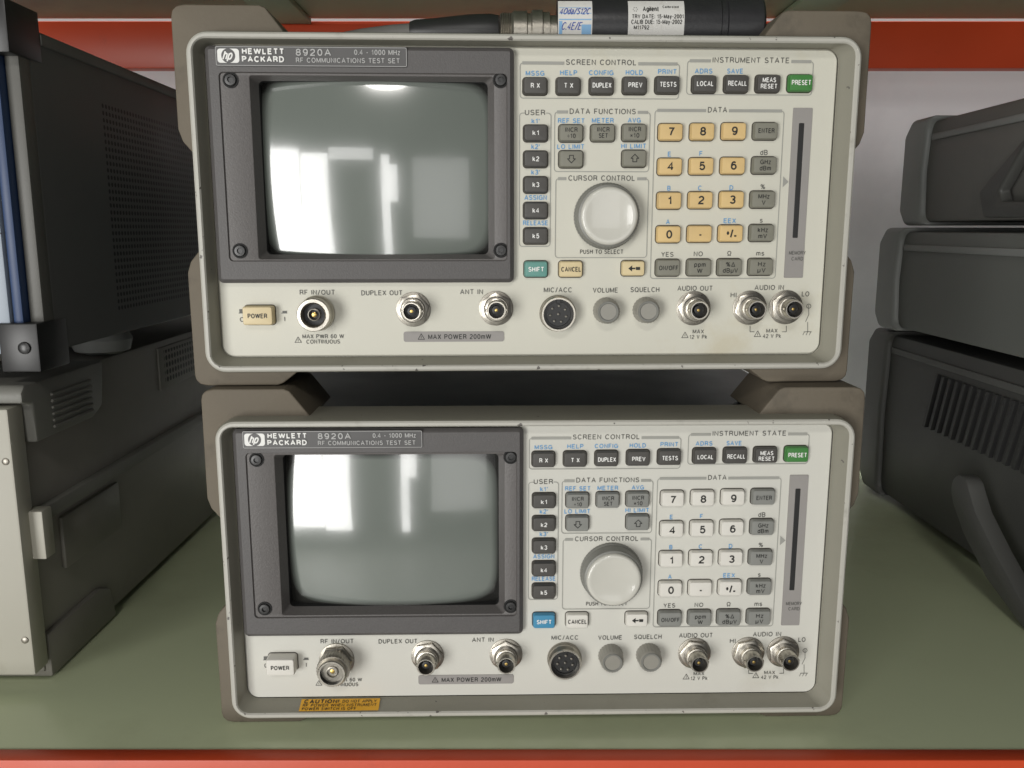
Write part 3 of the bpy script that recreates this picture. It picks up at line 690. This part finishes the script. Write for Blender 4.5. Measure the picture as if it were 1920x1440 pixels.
# right instruments -------------------------------------------------
def case_right(x0,z0,z1,yfar,body,guard,name,label,gh=.03):
    m=MB(); m.box(x0+.006,.80,.44,yfar-.008,z0+.004,z1-.004,body,.003)
    b=thing(m,name,label,'instrument')
    for ya,yb in ((yfar-.055,yfar),(.43,.50)):
        m=MB(); m.poly([(ya,z0+.001),(yb-.012,z0+.001),(yb,z0+.014),(yb,z1-.014),(yb-.014,z1),(ya,z1),(ya+.010,z1-gh*.35),(ya+.014,(z0+z1)/2),(ya+.010,z0+gh*.35)],x0,.80,guard,.005,4,'x'); m.obj('corner_guard',b)
    m=MB(); m.box(x0+.0035,x0+.0065,.50,yfar-.05,z1-.022,z1-.016,guard,.001); m.obj('side_rail',b)
    return b
GRB=mat('case_grey_green',(.115,.120,.109),.5,0,.06,14,.25,700)
c1=case_right(.385,Z(.0035),Z(.104),.868,GDK,GLT,'bench_instrument','grey portable instrument with dark folded handle, top of a stack')
c2=case_right(.375,Z(-.0985),Z(.0025),.885,GRB,GLT,'bench_instrument','grey instrument with rounded corner guards, middle of a stack')
GDD=mat('case_charcoal',(.052,.052,.048),.5,0,.08,14,.25,900)
GDE=mat('case_dark_guard',(.075,.075,.070),.5,0,.08,14,.25,900)
c3=case_right(.380,FZ+.003,Z(-.100),.905,GDD,GDE,'bench_instrument','large dark instrument with vented side and carrying handle, on shelf')
m=MB(); m.poly([(.640,Z(.070)),(.650,Z(.066)),(.705,Z(.030)),(.695,Z(.010)),(.560,Z(.008)),(.555,Z(.018)),(.670,Z(.022)),(.675,Z(.030))],.376,.386,GDD,.002,2,'x'); m.obj('handle',c1)
m=MB()
for i in range(14):
    a=.60+i*.0120; zt=Z(-.128); zb=Z(-.180)
    m.poly([(a,zt),(a+.005,zt),(a+.021,zb),(a+.016,zb)],.3825,.3868,BLK,.0004,1,'x')
m.obj('vent',c3)
m=MB()
def arc(cy,cz,r,a0,a1,n=8): return [(cy+r*math.cos(math.radians(a0+(a1-a0)*i/n)),cz+r*math.sin(math.radians(a0+(a1-a0)*i/n))) for i in range(n+1)]
P=arc(.655,Z(-.206),.014,-20,150,10)+[(.630,Z(-.214)),(.600,Z(-.234)),(.560,Z(-.257)),(.51,FZ+.002),(.560,FZ+.002),(.608,Z(-.258)),(.645,Z(-.236)),(.664,Z(-.218))]
m.poly(P,.357,.371,GDE,.002,2,'x')
m.obj('handle',c3)

# ------------------------------------------------------------------ light
w=bpy.data.worlds.new('World'); sc.world=w; w.use_nodes=True
bg=w.node_tree.nodes['Background']; bg.inputs[0].default_value=(.94,.95,1,1); bg.inputs[1].default_value=.04
def area(name,loc,sx,sy,L,tgt,col=(1,1,1),shape='RECTANGLE'):
    l=bpy.data.lights.new(name,'AREA'); l.shape=shape; l.size=sx; l.size_y=sy
    A=sx*sy*(math.pi/4 if shape in('DISK','ELLIPSE') else 1); l.energy=L*math.pi*A; l.color=col
    o=bpy.data.objects.new(name,l); o.location=loc; o.rotation_euler=(Vector(tgt)-Vector(loc)).to_track_quat('-Z','Y').to_euler(); sc.collection.objects.link(o)
T0=(0,.45,.2); WC=(1,.99,.965)
area('window_light',(-1.95,-2.35,Z(-.32)),.80,1.85,12,T0,WC)
area('window_light',(-1.30,-2.5,Z(-.36)),.46,1.75,10,T0,WC)
area('window_light',(-.72,-2.7,Z(.50)),.75,.20,5,T0,WC)
area('doorway_light',(-.16,-2.9,Z(-.40)),.15,1.85,9,T0,WC)
area('doorway_light',(-.02,-2.95,Z(.02)),.14,.65,8,T0,WC)
area('window_light',(.85,-3.0,Z(-.25)),1.05,1.5,1.5,T0,WC)
area('ceiling_light',(-.12,-1.5,Z(1.15)),.55,.55,22,(-.12,-1.49,-2),(1,.97,.92),'DISK')
area('wall_fill_light',(.1,1.075,Z(1.25)),2.6,.12,38,(.1,1.10,-1),(.98,.985,1))  # lamp added above the gap behind the rack to brighten the wall
cam=bpy.data.cameras.new('Camera'); co=bpy.data.objects.new('Camera',cam); sc.collection.objects.link(co)
co.location=(0,0,CAMZ); co.rotation_euler=(math.pi/2-PITCH,0,0); cam.lens=30; cam.sensor_width=36; cam.clip_start=.01; cam.clip_end=50
sc.camera=co
